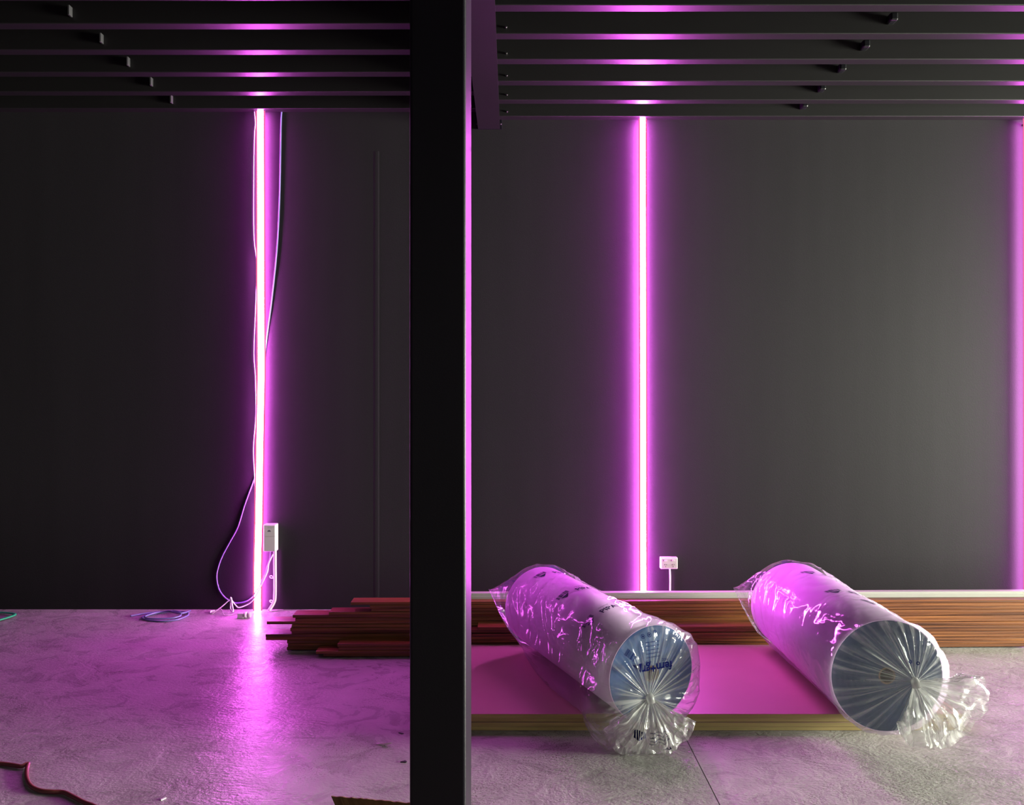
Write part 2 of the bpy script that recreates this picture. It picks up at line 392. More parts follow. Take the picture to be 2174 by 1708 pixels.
# ------------------------------------------------------------------ LED strips on the back wall
def led(path, w, label, core):
    """path: (x, z) centre line from top to bottom"""
    o = empty('led_strip', (path[-1][0], YB, path[-1][1]), label, 'light strip', 'vertical pink LED strips on the back wall')
    def ribbon(name, prof, m):
        n = len(prof); vs = []; fs = []
        for x, z in path:
            for dx, y in prof: vs.append((x + dx, y, z))
        for i in range(len(path) - 1):
            for q in range(n): fs.append((i * n + q, i * n + (q + 1) % n, (i + 1) * n + (q + 1) % n, (i + 1) * n + q))
        fs.append(tuple(range(n))); fs.append(tuple((len(path) - 1) * n + q for q in range(n))[::-1])
        return local(mesh(name, vs, fs, m, o), o)
    yc = YB - 0.045
    ribbon('bloom_fringe', [(-w / 2 - 0.010, yc - 0.001), (w / 2 + 0.010, yc - 0.001), (w / 2 + 0.010, yc + 0.001), (-w / 2 - 0.010, yc + 0.001)], M_ledfringe)  # added glowing fins that imitate the bloom fringe, no real part of the strip
    ribbon('diffuser', [(w / 2 * math.cos(2 * math.pi * k / 20), yc - 0.013 * math.sin(2 * math.pi * k / 20)) for k in range(20)], core)
    for k in (0, -1):
        x, z = path[k]; z += -0.03 if k == 0 else 0.03
        local(box('mounting_clip', (x - 0.006, YB - 0.034, z - 0.006), (x + 0.006, YB, z + 0.006), M_black, o), o)
    return o
def wx(px, d=YB): return (px - CX) * d / F
def wz(py, d=YB): return H - (py - CY) * d / F
DS = YB - 0.045                                  # depth of the light strips
led([(wx(553, DS), 3.196), (wx(553.5, DS), wz(500)), (wx(554.5, DS), wz(800)), (wx(552, DS), wz(930)), (wx(549.5, DS), wz(1100)), (wx(547, DS), wz(1200)), (wx(547, DS), 0.004)],
    0.040, 'vertical pink LED strip on the dark wall of the left bay, beside loose cables', M_led)
led([(wx(1364.5, DS), 3.146), (wx(1366, DS), 0.02)], 0.034, 'vertical pink LED strip on the dark wall behind the left wrapped roll', M_led2)
led([(wx(2181, DS), 3.146), (wx(2182, DS), 0.02)], 0.034, 'vertical pink LED strip half cut off at the right edge of the photo', M_led3)

# ------------------------------------------------------------------ electrical things
o = empty('power_outlet', (wx(1421), YB, wz(1208)), 'white double power outlet on the dark wall above the timber stack', 'power outlet')
d = 5.12; x0, x1 = wx(1402.5, d), wx(1439, d); z1, z0 = wz(1183, d), wz(1207.5, d)
local(box('mounting_box', (x0, d, z0), (x1, YB, z1), M_white, o, bev=0.005, seg=3), o)
pp = local(box('face_plate', (x0 + 0.003, d - 0.007, z0 + 0.003), (x1 - 0.003, d + 0.001, z1 - 0.003), M_white, o, bev=0.003), o)
for sx in (0.28, 0.72):
    cx = x0 + (x1 - x0) * sx
    local(box('switch', (cx - 0.009, d - 0.011, z1 - 0.022), (cx + 0.009, d - 0.006, z1 - 0.012), M_white, o, bev=0.002), o)
    local(box('switch_marker', (cx - 0.013, d - 0.0085, z1 - 0.020), (cx - 0.009, d - 0.0065, z1 - 0.014), M_dark, o), o)
    for dx, dz, s in ((-0.006, 0.030, 1), (0.006, 0.030, -1), (0, 0.018, 0)):
        q = box('socket_slot', (-0.0012, -0.001, -0.0035), (0.0012, 0.001, 0.0035), M_dark, o)
        q.location = Vector((cx + dx, d - 0.0075, z0 + dz)) - Vector(o.location); q.rotation_euler = (0, s * 0.5, 0)
o = empty('conduit_pipe', (wx(1421), YB - 0.01, 0), 'thin grey conduit running down the wall from the white outlet', 'conduit')
local(tube('pipe', [(wx(1421), YB - 0.012, z0 + 0.002), (wx(1422), YB - 0.012, wz(1226)), (wx(1421.5), YB - 0.012, 0.0)], 0.0055, M_white, o), o)

dl = 5.095
bx0, bx1 = wx(558.5, dl), wx(585, dl); bz1, bz0 = wz(1113, dl), wz(1171, dl)
o = empty('led_driver_box', ((bx0 + bx1) / 2, YB, bz0), 'white upright LED driver box on the wall beside the left LED strip', 'driver box')
local(box('casing', (bx0, dl + 0.004, bz0), (bx1, YB - 0.0005, bz1), M_white, o, bev=0.006, seg=3), o)
local(box('cover', (bx0 + 0.004, dl - 0.001, bz0 + 0.003), (bx1 - 0.004, dl + 0.006, (bz0 + bz1) / 2 + 0.01), M_white, o, bev=0.0015), o)
local(box('cover', (bx0 + 0.004, dl - 0.001, (bz0 + bz1) / 2 + 0.012), (bx1 - 0.004, dl + 0.006, bz1 - 0.004), M_white, o, bev=0.0015), o)
lg = []
cxm, czm = wx(571.5, dl), wz(1127, dl)
for k in range(14):
    a = math.pi * k / 13; lg.append((cxm + 0.011 * math.cos(a), dl - 0.0014, czm - 0.004 + 0.012 * math.sin(a)))
local(mesh('printed_logo', lg, [tuple(range(14))], M_grey, o), o)
for zz, ww in ((0.017, 0.04), (0.021, 0.03)):
    local(box('printed_line', (cxm - 0.01, dl - 0.0016, bz1 - zz - 0.001), (cxm - 0.01 + ww, dl - 0.0008, bz1 - zz), M_grey, o), o)
o = empty('conduit_pipe', (wx(583), YB - 0.014, 0), 'thick white conduit from the LED driver box down to the floor', 'conduit')
X = wx(583.5, 5.135)
local(tube('pipe', [(X, 5.138, bz0 + 0.004), (X, 5.138, 0.3), (X, 5.138, 0.10), (X - 0.006, 5.128, 0.05), (X - 0.028, 5.10, 0.008)], 0.011, M_white, o, n=16), o)
for py in (1226, 1278):
    zc = wz(py, 5.13)
    local(tube('saddle_clip', [(X - 0.034, YB - 0.003, zc - 0.006), (X - 0.036, YB - 0.012, zc + 0.005), (X - 0.024, YB - 0.014, zc + 0.010), (X - 0.014, YB - 0.02, zc), (X - 0.02, YB - 0.006, zc - 0.008), (X - 0.034, YB - 0.003, zc - 0.006)], 0.0032, M_wire, o, n=6), o)

WD = YB - 0.006
def wall_path(pts, d=WD): return [P(x, y, d) for x, y in pts]
o = tube('hanging_cable', wall_path([(599, 232), (597, 250), (595.5, 320), (594, 400), (591, 480), (587, 540), (581, 600), (575, 652), (566, 720), (560, 780), (556, 860), (553, 930), (547, 985),
        (540, 1015), (520, 1070), (505, 1118), (488, 1150), (472, 1180), (463, 1205), (460, 1225), (465, 1250), (478, 1268), (495, 1278), (508, 1279), (524, 1275), (538, 1265)], WD), 0.0045, M_lav)
tag(o, 'long pale blue cable hanging in a big loop by the left LED strip', 'cable')
WD = YB - 0.014
o = tube('thin_wire', wall_path([(540, 236), (542, 262), (540, 290), (538.5, 380), (539, 500), (545, 560), (543, 640), (539, 745), (542, 800), (543, 880), (538, 950), (540, 1005), (541, 1030), (545, 1075), (547, 1120)], YB - 0.014), 0.0022, M_wire)
tag(o, 'thin white wire running down just left of the left LED strip', 'wire')
o = tube('driver_lead', [P(574, 1168, 5.12), P(573, 1185, 5.125), P(567, 1203, 5.115), P(564, 1215, 5.11), P(556, 1232, 5.085), P(550, 1246, 5.082), P(543, 1255, 5.082), P(538, 1265, 5.10)], 0.003, M_lav)
tag(o, 'pale violet lead from the driver box crossing the left LED strip', 'cable')
o = empty('connector_lead', fl(518, 1304), 'white flex tied in a bundle, its small connector on the floor by the LED strip', 'cable')
fp = [P(580, 1176, 5.12), P(571, 1195, 5.10), P(568, 1213, 5.09), P(558, 1235, 5.07), P(547, 1258, 5.07), P(539, 1270, 5.08), P(528, 1281, 5.10), P(508, 1289, 5.08), P(500, 1284, 5.08), P(492, 1274, 5.08), P(488, 1272, 5.08),
      P(478, 1281, 5.08), P(466, 1291, 5.06)]
local(tube('flex', fp + [fl(449, 1302, 0.004), fl(447, 1297, 0.004), fl(456, 1295.5, 0.004)], 0.0035, M_wire, o, k=5), o)
local(tube('tied_bundle', [P(490, 1270, 5.07), P(489, 1290, 5.05), P(492, 1297, 5.02), P(495, 1296, 5.02), P(493, 1284, 5.05), P(491, 1270, 5.07), P(489, 1268, 5.07)], 0.0045, M_wire, o), o)
local(tube('thin_lead', [P(466, 1291, 5.06), P(470, 1293, 5.05), fl(476, 1305, 0.004), fl(484, 1305.5, 0.004), fl(497, 1303, 0.004), fl(507, 1303, 0.012)], 0.0018, M_wire, o), o)
q = fl(519, 1311)
local(box('connector_body', (q.x - 0.040, q.y - 0.016, 0), (q.x - 0.002, q.y + 0.016, 0.032), M_white, o, bev=0.004), o)
local(cyl('connector_ring', (q.x - 0.004, q.y, 0.0185), (q.x + 0.017, q.y, 0.0185), 0.018, M_wire, o), o)
local(cyl('connector_cap', (q.x + 0.017, q.y, 0.0185), (q.x + 0.040, q.y, 0.0185), 0.0165, M_white, o), o)

cc = Vector((-2.14, 4.975, 0)); cp = [fl(277, 1307, 0.006), fl(300, 1303, 0.006), fl(325, 1299.5, 0.006), fl(352, 1298, 0.006)]
for k in range(26):
    a = math.radians(80 - k * 30); r = 0.142 - 0.0022 * k + 0.008 * math.sin(k * 1.7)
    cp.append(cc + Vector((r * math.cos(a) - 0.001 * k, 0.80 * r * math.sin(a), 0.006 + 0.007 * (k // 12))))
cp += [fl(385, 1301, 0.02), fl(396, 1299, 0.012), fl(404, 1295.5, 0.006)]
o = tube('coiled_cable', cp, 0.0052, M_lav); tag(o, 'pale blue cable coiled on the floor left of the left LED strip', 'cable')
o = tube('extension_cable', [fl(-40, 1619, 0.008), fl(0, 1620, 0.008), fl(25, 1623, 0.008), fl(45, 1626, 0.009), fl(54, 1622, 0.012), fl(60, 1621, 0.012), fl(57, 1632, 0.009), fl(57, 1650, 0.008), fl(65, 1667, 0.008), fl(84, 1677, 0.008), fl(110, 1680, 0.008), fl(135, 1681, 0.008),
        fl(155, 1690, 0.008), fl(178, 1702, 0.008), fl(205, 1713, 0.008), fl(240, 1740, 0.008)], 0.0075, M_red, k=6)
tag(o, 'brownish red power cord lying across the floor in the bottom left corner', 'cable')
o = tube('green_strap', [fl(-110, 1297, 0.01), fl(-20, 1299, 0.01), fl(22, 1301, 0.012), fl(31, 1304, 0.012), fl(20, 1309, 0.012), fl(-20, 1321, 0.012), fl(-90, 1345, 0.012)], 0.011, M_green, flat=0.5)
tag(o, 'green strap folded on the floor at the far left edge of the photo', 'strap')

# ------------------------------------------------------------------ timber
random.seed(5)
T = 0.0172
def board(layer, x0, x1, yf, width, label, group, zoff=0.0, tilt=0.0):
    z = zoff + layer * T
    dy = random.uniform(-0.006, 0.006) if tilt == 0 else 0
    o = box('hardwood_board', (x0, -width / 2, -T / 2 + 0.0008), (x1, width / 2, T / 2 - 0.0004), M_wood, None, bev=0.0014)
    # geometry is centred on the stack's axis, then placed
    for v in o.data.vertices: v.co.x -= (x0 + x1) / 2
    ang = math.radians(0.85)
    o.rotation_euler = (0, 0, ang)
    xm = (x0 + x1) / 2
    o.location = (xm, yf + width / 2 + dy + math.tan(ang) * xm, z + T / 2)
    tag(o, label, 'board', group)
    return o
XRB = 4.6
rear_left = {14: 742, 13: 783, 12: 786, 11: 696, 10: 618, 9: 624, 8: 563, 7: 617, 6: 614, 5: 616, 4: 560.7, 3: 560.7, 2: 606, 1: 608, 0: 606}
desc = {14: 'topmost of the tall rear stack', 8: 'in the rear stack, jutting far out left', 4: 'low in rear stack, upper of two jutting furthest left',
        3: 'low in rear stack, lower of two jutting furthest left', 0: 'bottommost of the tall rear stack'}
YR = 4.338
for L in range(15):
    lab = 'long reddish brown hardwood board, ' + desc.get(L, '%s from the top of the tall rear stack' % ORD[14 - L])
    board(L, wx(rear_left[L], 4.3), XRB - 0.03 * ((L * 7) % 5), YR, 0.095, lab, 'hardwood boards in the rear stack', zoff=0.006)
for k, X in enumerate((-1.05, 0.6, 2.4)):
    pass
front = [(0, 690, 1560), (1, 675, 1600), (2, 722, 1590), (3, 719.6, 1610), (4, 985, 1590), (5, 990, 1600), (6, 1003, 1590), (7, 1000, 1610), (8, 1014, 1600)]
fdesc = {8: 'topmost of the low front row', 3: 'in the front row, top showing left of the column', 1: 'near the bottom of the low front row, jutting out left',
         0: 'bottommost of the low front row'}
for L, a, bb in front:
    lab = 'long reddish brown hardwood board, ' + fdesc.get(L, '%s from the top of the low front row' % ORD[8 - L])
    board(L, wx(a, 4.26), wx(bb + 60, 4.3), YR - 0.106, 0.092, lab, 'hardwood boards in the front row', zoff=0.003)
# white L-shaped trim along the back of the top board
zt = 0.006 + 15 * T
o = empty('white_trim_length', (1.8, 4.45, zt), 'long white trim lying along the back of the timber stack', 'trim')
n = extrude_x('strip', [(-0.018, 0.0), (0.028, 0.0), (0.028, 0.030), (-0.010, 0.030), (-0.012, 0.027), (-0.012, 0.016), (-0.018, 0.014)], wx(930, 4.43) - 1.8, XRB - 1.8 - 0.1, M_trim, o)
n.rotation_euler = (0, 0, math.radians(0.85)); o.location = (1.8, YR + 0.095 + math.tan(math.radians(0.85)) * 1.8 - 0.022, zt)

# ------------------------------------------------------------------ stack of sheet boards
SX0, SX1, SY0, SY1, ST = -0.36, 1.862, 3.30, 4.211, 0.0175
for k in range(4):
    dx = (0, 0.004, -0.003, 0.002)[k]; dy = (0.003, 0.0, 0.004, -0.001)[k]
    o = box('board_sheet', (SX0 + dx, SY0 + dy, 0.001 + k * ST), (SX1 + dx, SY1 + dy, 0.001 + (k + 1) * ST - 0.0005), M_board, None, bev=0.0008, seg=1)
    o.data.materials.append(M_edge)
    for p in o.data.polygons:
        if abs(p.normal.z) < 0.5: p.material_index = 1
    tag(o, ('flat pinkish board sheet, topmost of the stack under the wrapped rolls', 'flat board sheet, second from the top under the wrapped rolls',
            'flat board sheet, third from the top under the wrapped rolls', 'flat board sheet, bottommost of the stack, lying on the concrete')[3 - k], 'board', 'board sheets stacked under the rolls')
TOP = 0.001 + 4 * ST

# ------------------------------------------------------------------ wrapped rolls
def project(p): return (CX + p.x * F / p.y, CY - (p.z - H) * F / p.y)
def smooth(a, b, x):
    t = max(0.0, min(1.0, (x - a) / (b - a))); return t * t * (3 - 2 * t)
def ridged(v, seed):
    n = noise.noise(v + Vector((seed, seed * 1.7, -seed))); return (1 - abs(n) * 2.2)

def text_mesh(body, size, bold=0.0):
    cu = bpy.data.curves.new('t', 'FONT'); cu.body = body; cu.size = size; cu.align_x = 'CENTER'; cu.align_y = 'CENTER'; cu.offset = bold
    cu.resolution_u = 2
    ob = bpy.data.objects.new('t', cu); COL.objects.link(ob)
    bpy.context.view_layer.update()
    dg = bpy.context.evaluated_depsgraph_get(); me = ob.evaluated_get(dg).to_mesh()
    vs = [v.co.copy() for v in me.vertices]; fs = [tuple(p.vertices) for p in me.polygons]
    ob.evaluated_get(dg).to_mesh_clear(); bpy.data.objects.remove(ob); bpy.data.curves.remove(cu)
    return vs, fs
def barcode(w, h, seed=1):
    rnd = random.Random(seed); vs = []; fs = []; x = -w / 2
    while x < w / 2:
        t = rnd.choice((0.0012, 0.002, 0.0034)); i = len(vs)
        vs += [Vector((x, -h / 2, 0)), Vector((min(x + t, w / 2), -h / 2, 0)), Vector((min(x + t, w / 2), h / 2, 0)), Vector((x, h / 2, 0))]
        fs.append((i, i + 1, i + 2, i + 3)); x += t + rnd.choice((0.0012, 0.002, 0.003))
    return vs, fs
def shift(g, dx, dy, ang=0.0):
    c_, s_ = math.cos(ang), math.sin(ang)
    return [Vector((v.x * c_ - v.y * s_ + dx, v.x * s_ + v.y * c_ + dy, 0)) for v in g[0]], g[1]
def merge(gs):
    vs = []; fs = []
    for g in gs:
        k = len(vs); vs += g[0]; fs += [tuple(i + k for i in f) for f in g[1]]
    return vs, fs
def tri(pts): return [Vector((x, y, 0)) for x, y in pts], [tuple(range(len(pts)))]
def ring(r0, r1, n=16):
    vs = []; fs = []
    for k in range(n):
        a = 2 * math.pi * k / n; vs += [Vector((r0 * math.cos(a), r0 * math.sin(a), 0)), Vector((r1 * math.cos(a), r1 * math.sin(a), 0))]
    for k in range(n):
        q = 2 * ((k + 1) % n); fs.append((2 * k, 2 * k + 1, q + 1, q))
    return vs, fs

def make_roll(R, near, far, K, tail, tail_fwd, label, foam, seed, ext, tip, rc, pleat_amp, cap_len):
    near = Vector(near); far = Vector(far); ax = (near - far); Lr = ax.length; ax.normalize()
    U = Vector((0, 0, 1)).cross(ax) * -1
    U = Vector((1, 0, 0)) - ax * ax.x; U.normalize(); V = ax.cross(U) * -1
    if V.z < 0: V = -V
    root = empty('wrapped_roll', (near.x, near.y, TOP), label, 'roll', 'plastic wrapped rolls on the board sheets')
    def rg(name, prof, m, n=96, smoothf=True):
        """profile of (s, r) swept round the axis; s measured from the far end"""
        vs = []; fs = []; k = len(prof)
        for j in range(n):
            a = 2 * math.pi * j / n
            for s, r in prof: vs.append(far + ax * s + (U * math.cos(a) + V * math.sin(a)) * r - Vector(root.location))
        for j in range(n):
            for i in range(k):
                i2 = (i + 1) % k; j2 = (j + 1) % n
                fs.append((j * k + i, j * k + i2, j2 * k + i2, j2 * k + i))
        return mesh(name, vs, fs, m, root)
    # foam: object space recentred on the axis so that the ring texture follows the spiral
    fo = rg('foam_roll', [(0, rc), (0, R - 0.003), (Lr, R - 0.003), (Lr, rc)], foam)
    rot = Matrix((U, V, ax)).transposed().to_4x4(); inv = rot.inverted()
    off = near - Vector(root.location)
    for v in fo.data.vertices: v.co = inv @ (v.co - off)
    fo.location = off; fo.rotation_euler = rot.to_euler()
    w_ = rg('outer_wrap', [(-0.001, R - 0.0028), (-0.001, R), (Lr - 0.001, R), (Lr - 0.001, R - 0.0028)], M_wrap)
    for p in w_.data.polygons: p.use_smooth = False
    w_.data.polygons.foreach_set('use_smooth', [abs((p.normal).dot(ax)) < 0.5 for p in w_.data.polygons])
    rg('core_tube', [(0.0, rc - 0.006), (0.0, rc), (Lr + 0.0005, rc), (Lr + 0.0005, rc - 0.006)], M_core, n=40)
    # --- bag
    NT = 300; A = []
    K = Vector(K)
    def body(th, s):
        c_, s_ = math.cos(th), math.sin(th); rad = U * c_ + V * s_
        base = 0.006 + ext(th, s / Lr)
        p0 = far + ax * s + rad * (R + base)
        q = Vector((th * R * 14 * 0.35 + s * 4, s * 9 - th * 2.0, seed))
        m_ = smooth(-0.1, 0.35, noise.noise(Vector((math.cos(th) * 1.7, math.sin(th) * 1.7, s * 3.2 + seed * 3))))
        cr = ridged(q * 1.0, seed) * 0.5 + ridged(q * 2.3, seed + 3) * 0.35 * m_ + ridged(q * 5.1, seed + 7) * 0.16 * m_
        free = min(1.0, 0.35 + base / 0.02)
        p0 = p0 + rad * (0.014 * (cr - 0.35) * free)
        r_ = (p0 - far - ax * s).length
        if r_ < R + 0.003: p0 = far + ax * s + rad * (R + 0.003)
        lim = TOP + 0.002 if p0.y > SY0 - 0.004 and p0.x < SX1 + 0.01 else 0.003
        if p0.z < lim and R < 1: p0.z = lim
        return p0
    def rimpt(th): return body(th, Lr + 0.012)
    def pleat(th):
        w1 = th * 11 + 2.2 * noise.noise(Vector((math.cos(th) * 2, math.sin(th) * 2, seed)))
        w2 = th * 23 + 3.0 * noise.noise(Vector((math.cos(th) * 3, math.sin(th) * 3, seed + 5)))
        a1 = 0.35 + 1.3 * max(0, noise.noise(Vector((math.cos(th) * 2.6, math.sin(th) * 2.6, seed + 9))) + 0.25)
        return ((1 - abs(math.sin(w1 * 0.7 + 2.5 * noise.noise(Vector((math.cos(th) * 5, math.sin(th) * 5, seed + 2)))))) ** 2 * 1.1 + (1 - abs(math.sin(w2))) ** 2 * 0.5) * a1 - 0.3
    def cone(th, t):
        rp = rimpt(th); c_, s_ = math.cos(th), math.sin(th)
        kp = K + (U * c_ + V * s_) * 0.012
        p = rp.lerp(kp, t)
        p += ax * (0.030 * math.sin(math.pi * min(1, t * 1.1) ** 0.6) * 0.6)
        am = pleat_amp * smooth(0, 0.25, t) * (1 - 0.75 * smooth(0.55, 1, t))
        p += ax * am * pleat(th) + (U * c_ + V * s_) * am * 0.3 * pleat(th + 1)
        s = (p - near).dot(ax)
        if s < 0.004 and t > 0.02: p += ax * (0.004 - s)
        lim = 0.003 if (p.y < SY0 - 0.004 or p.x > SX1 + .01) else TOP + 0.002
        if p.z < lim: p.z = lim
        return p
    def tailpt(u, v, front):
        """u along the fan 0..1, v outwards 0..1"""
        x = u * (len(tail) - 1); i = min(int(x), len(tail) - 2); f = x - i
        ox = tail[i][0] * (1 - f) + tail[i + 1][0] * f; oz = tail[i][1] * (1 - f) + tail[i + 1][1] * f
        sc = K.y / F
        p = K + Vector((ox * sc, 0, -oz * sc)) * (v ** 0.9)
        sgn = 1 if front else -1
        op = math.sin(math.pi * u) ** 0.6
        p.y -= tail_fwd * v * (0.4 + 0.6 * math.sin(math.pi * min(1, v * 1.15)) + 0.0) + sgn * 0.032 * op * math.sin(math.pi * (0.12 + 0.80 * v))
        rf = math.sin(u * 19 + seed) * 0.35 + (1 - abs(math.sin(u * 23 + sgn * 1.3 + 1.4 * noise.noise(Vector((u * 4, v * 2, seed)))))) * 0.9
        p.y -= 0.013 * smooth(0, 0.5, v) * rf
        nn = Vector((u * 7, v * 4, seed + sgn))
        p.y -= 0.016 * v * ridged(nn, seed); p += Vector((noise.noise(nn * 1.3), 0, noise.noise(nn * 1.7 + Vector((4, 4, 4))))) * 0.014 * v
        if p.z < 0.003: p.y -= (0.003 - p.z) * 0.6; p.z = 0.003 + 0.001 * sgn + 0.001
        return p
    rings = []; gath = []
    # far cap: closes to a seam whose left corner is the tip
    T0 = Vector(tip); T1 = far - ax * 0.05 + U * R * 0.9 - V * R * 0.3
    capn = 22
    for i in range(capn):
        t = i / capn; row = []
        for j in range(NT):
            th = 2 * math.pi * j / NT
            bp_ = body(th, 0.0)
            uu = (math.cos(th - math.pi) + 1) / 2            # 1 at the left side
            seam = T1.lerp(T0, smooth(0, 1, uu) ** 1.2)
            e = t ** 0.55 if math.cos(th) > 0 else t ** 0.72
            p = seam.lerp(bp_, e) - ax * cap_len * math.sin(math.pi * t) * 0.25
            p += Vector((0, 0, 1)) * 0.006 * ridged(Vector((th * 3, t * 4, seed)), seed) * math.sin(math.pi * t)
            lim = TOP + 0.002 if (p.y < SY1 + 0.02) else 0.17
            if p.z < lim: p.z = lim
            row.append(p)
        rings.append(row); gath.append(0.25 * (1 - t))
    nb = 150
    for i in range(nb + 1):
        s = (Lr + 0.012) * i / nb
        rings.append([body(2 * math.pi * j / NT, s) for j in range(NT)]); gath.append(0.0 + 0.06 * smooth(0.9, 1, i / nb))
    nc = 44
    for i in range(1, nc + 1):
        t = i / nc
        rings.append([cone(2 * math.pi * j / NT, t) for j in range(NT)]); gath.append(0.25 + 0.70 * t ** 2)
    ntl = 40
    # the angle whose film becomes the fan's left corner
    for i in range(1, ntl + 1):
        v = i / ntl; row = []
        for j in range(NT):
            x = (j / NT)                      # theta 0 = right, .5 = left ; upper half is the back layer
            if x < 0.5: u = 1 - x * 2; fr_ = False
            else: u = (x - 0.5) * 2; fr_ = True
            p = tailpt(u, v, fr_)
            th = 2 * math.pi * x; kp = K + (U * math.cos(th) + V * math.sin(th)) * 0.012
            row.append(kp.lerp(p, smooth(0, 0.18, v)))
        rings.append(row); gath.append(0.62 + 0.34 * (1 - v) ** 2)
    vs = [p - Vector(root.location) for r in rings for p in r]
    fs = []
    for i in range(len(rings) - 1):
        for j in range(NT):
            j2 = (j + 1) % NT; fs.append((i * NT + j, i * NT + j2, (i + 1) * NT + j2, (i + 1) * NT + j))
    bag = mesh('plastic_bag', vs, fs, M_film, root, smooth=True)
    ga = bag.data.attributes.new('gather', 'FLOAT', 'POINT'); ga.data.foreach_set('value', [g for g in gath for _ in range(NT)])
    fu = bag.data.attributes.new('film_uv', 'FLOAT_VECTOR', 'POINT'); buf = []
    for i in range(len(rings)):
        for j in range(NT):
            buf += [abs(2 * j / NT - 1) * 0.5 + (0.5 if j > NT / 2 else 0), i / 60.0, seed]
    fu.data.foreach_set('vector', buf)
    bag['label'] = 'clear crinkled plastic bag'
    kn = tube('knot', [K - ax * 0.012 + V * 0.002 - Vector(root.location), K - Vector(root.location), K + Vector((0.004, -0.004, -0.02)) - Vector(root.location)], 0.016, M_film, bag, n=14)
    ka = kn.data.attributes.new('gather', 'FLOAT', 'POINT'); ka.data.foreach_set('value', [0.9] * len(kn.data.vertices))
    def find(px, py):
        best = None
        for i in range(0, 101):
            s = Lr * i / 100
            for j in range(0, 180):
                th = 2 * math.pi * j / 180; p = far + ax * s + (U * math.cos(th) + V * math.sin(th)) * R
                if (U * math.cos(th) + V * math.sin(th)).dot(cam.location - p) < 0: continue
                q = project(p); e = (q[0] - px) ** 2 + (q[1] - py) ** 2
                if best is None or e < best[0]: best = (e, th, s)
        return best[1], best[2]
    def on_body(g, px, py, ang=0.0, sc=1.0, name='printed_mark'):
        th0, s0 = find(px, py); vs = []
        for v in g[0]:
            x = (v.x * math.cos(ang) - v.y * math.sin(ang)) * sc; y = (v.x * math.sin(ang) + v.y * math.cos(ang)) * sc
            th = th0 - x / R; s = s0 - y
            c_, s_ = math.cos(th), math.sin(th)
            vs.append(far + ax * s + (U * c_ + V * s_) * (R + 0.0022) - Vector(root.location))
        q = mesh(name, vs, g[1], M_ink, bag); return q
    import numpy as np
    cs = [cone(2 * math.pi * j / 160, t / 60) for t in range(0, 54) for j in range(160)]
    CU = np.array([[(p - near).dot(U), (p - near).dot(V), (p - near).dot(ax)] for p in cs])
    def on_end(g, px, py, rot_=0.0, name='printed_mark'):
        """print lying on the film stretched over the front end"""
        c0 = P(px, py, near.y); vs = []
        cu, cv = (c0 - near).dot(U), (c0 - near).dot(V)
        flat = []
        for v in g[0]:
            x = cu + v.x * math.cos(rot_) - v.y * math.sin(rot_); y = cv + v.x * math.sin(rot_) + v.y * math.cos(rot_)
            dd = (CU[:, 0] - x) ** 2 + (CU[:, 1] - y) ** 2; ii = np.argpartition(dd, 4)[:4]
            flat.append((x, y, float(CU[ii, 2].mean())))
        # the taut film between two pleats: one plane fitted just outside the folds under the print
        q = np.array(flat); A_ = np.c_[q[:, 0], q[:, 1], np.ones(len(q))]; co = np.linalg.lstsq(A_, q[:, 2], rcond=None)[0]
        res = float((q[:, 2] - A_ @ co).max()) + 0.002
        for x, y, _ in flat:
            vs.append(near + U * x + V * y + ax * (co[0] * x + co[1] * y + co[2] + res) - Vector(root.location))
        return mesh(name, vs, g[1], M_ink, bag)
    def on_tail(g, u0, v0, ang, su, name='printed_mark'):
        vs = []
        for v in g[0]:
            x = v.x * math.cos(ang) - v.y * math.sin(ang); y = v.x * math.sin(ang) + v.y * math.cos(ang)
            vs.append(tailpt(min(1, max(0, u0 + x * su)), min(1, max(0.05, v0 - y * 4.6)), True) + Vector((0, -0.003, 0)) - Vector(root.location))
        return mesh(name, vs, g[1], M_ink, bag)
    return root, on_body, on_end, on_tail

def extA(th, q):           # slack in the left bag: baggy at the left, below and round the near end
    left = max(0, -math.cos(th)); right = max(0, math.cos(th)); low = max(0, -math.sin(th)); up = max(0, math.sin(th))
    e = 0.012 * up * smooth(0.35, 0, q) + 0.018 * left * (0.4 + 0.6 * math.sin(math.pi * q)) + 0.075 * (left * low) * 2 * smooth(0.0, 0.5, q)
    e += smooth(0.80, 1.0, q) * (0.026 * right + 0.045 * low + 0.030 * left * (1 - up))
    return e
def extB(th, q):
    left = max(0, -math.cos(th)); right = max(0, math.cos(th)); low = max(0, -math.sin(th)); up = max(0, math.sin(th))
    e = 0.010 * up * smooth(0.4, 0, q) + 0.012 * left * smooth(0.6, 0, q)
    e += smooth(0.80, 1.0, q) * (0.011 * right * (1 - low * 0.5) + 0.004 * low)
    return e
RA = 0.196; RB = 0.218
tailA = [(-88, 42), (-100, 66), (-74, 108), (-40, 116), (0, 114), (30, 112), (52, 100), (76, 78), (94, 38)]
tailB = [(-46, 92), (-26, 124), (18, 130), (48, 134), (80, 112), (108, 76), (138, 53), (144, 10), (132, -22), (88, -20)]
ra, bodyA, endA, tailFA = make_roll(RA, (0.566, 3.20, TOP + 0.004 + RA), (0.155, 4.13, TOP + 0.034 + RA), P(1380, 1480, 3.13), tailA, 0.06,
    'plastic wrapped roll with bright blue end, left one, its tied bag hanging to the floor', M_blueA, 1.3, extA, P(1037, 1250, 4.20), 0.034, 0.013, 0.06)
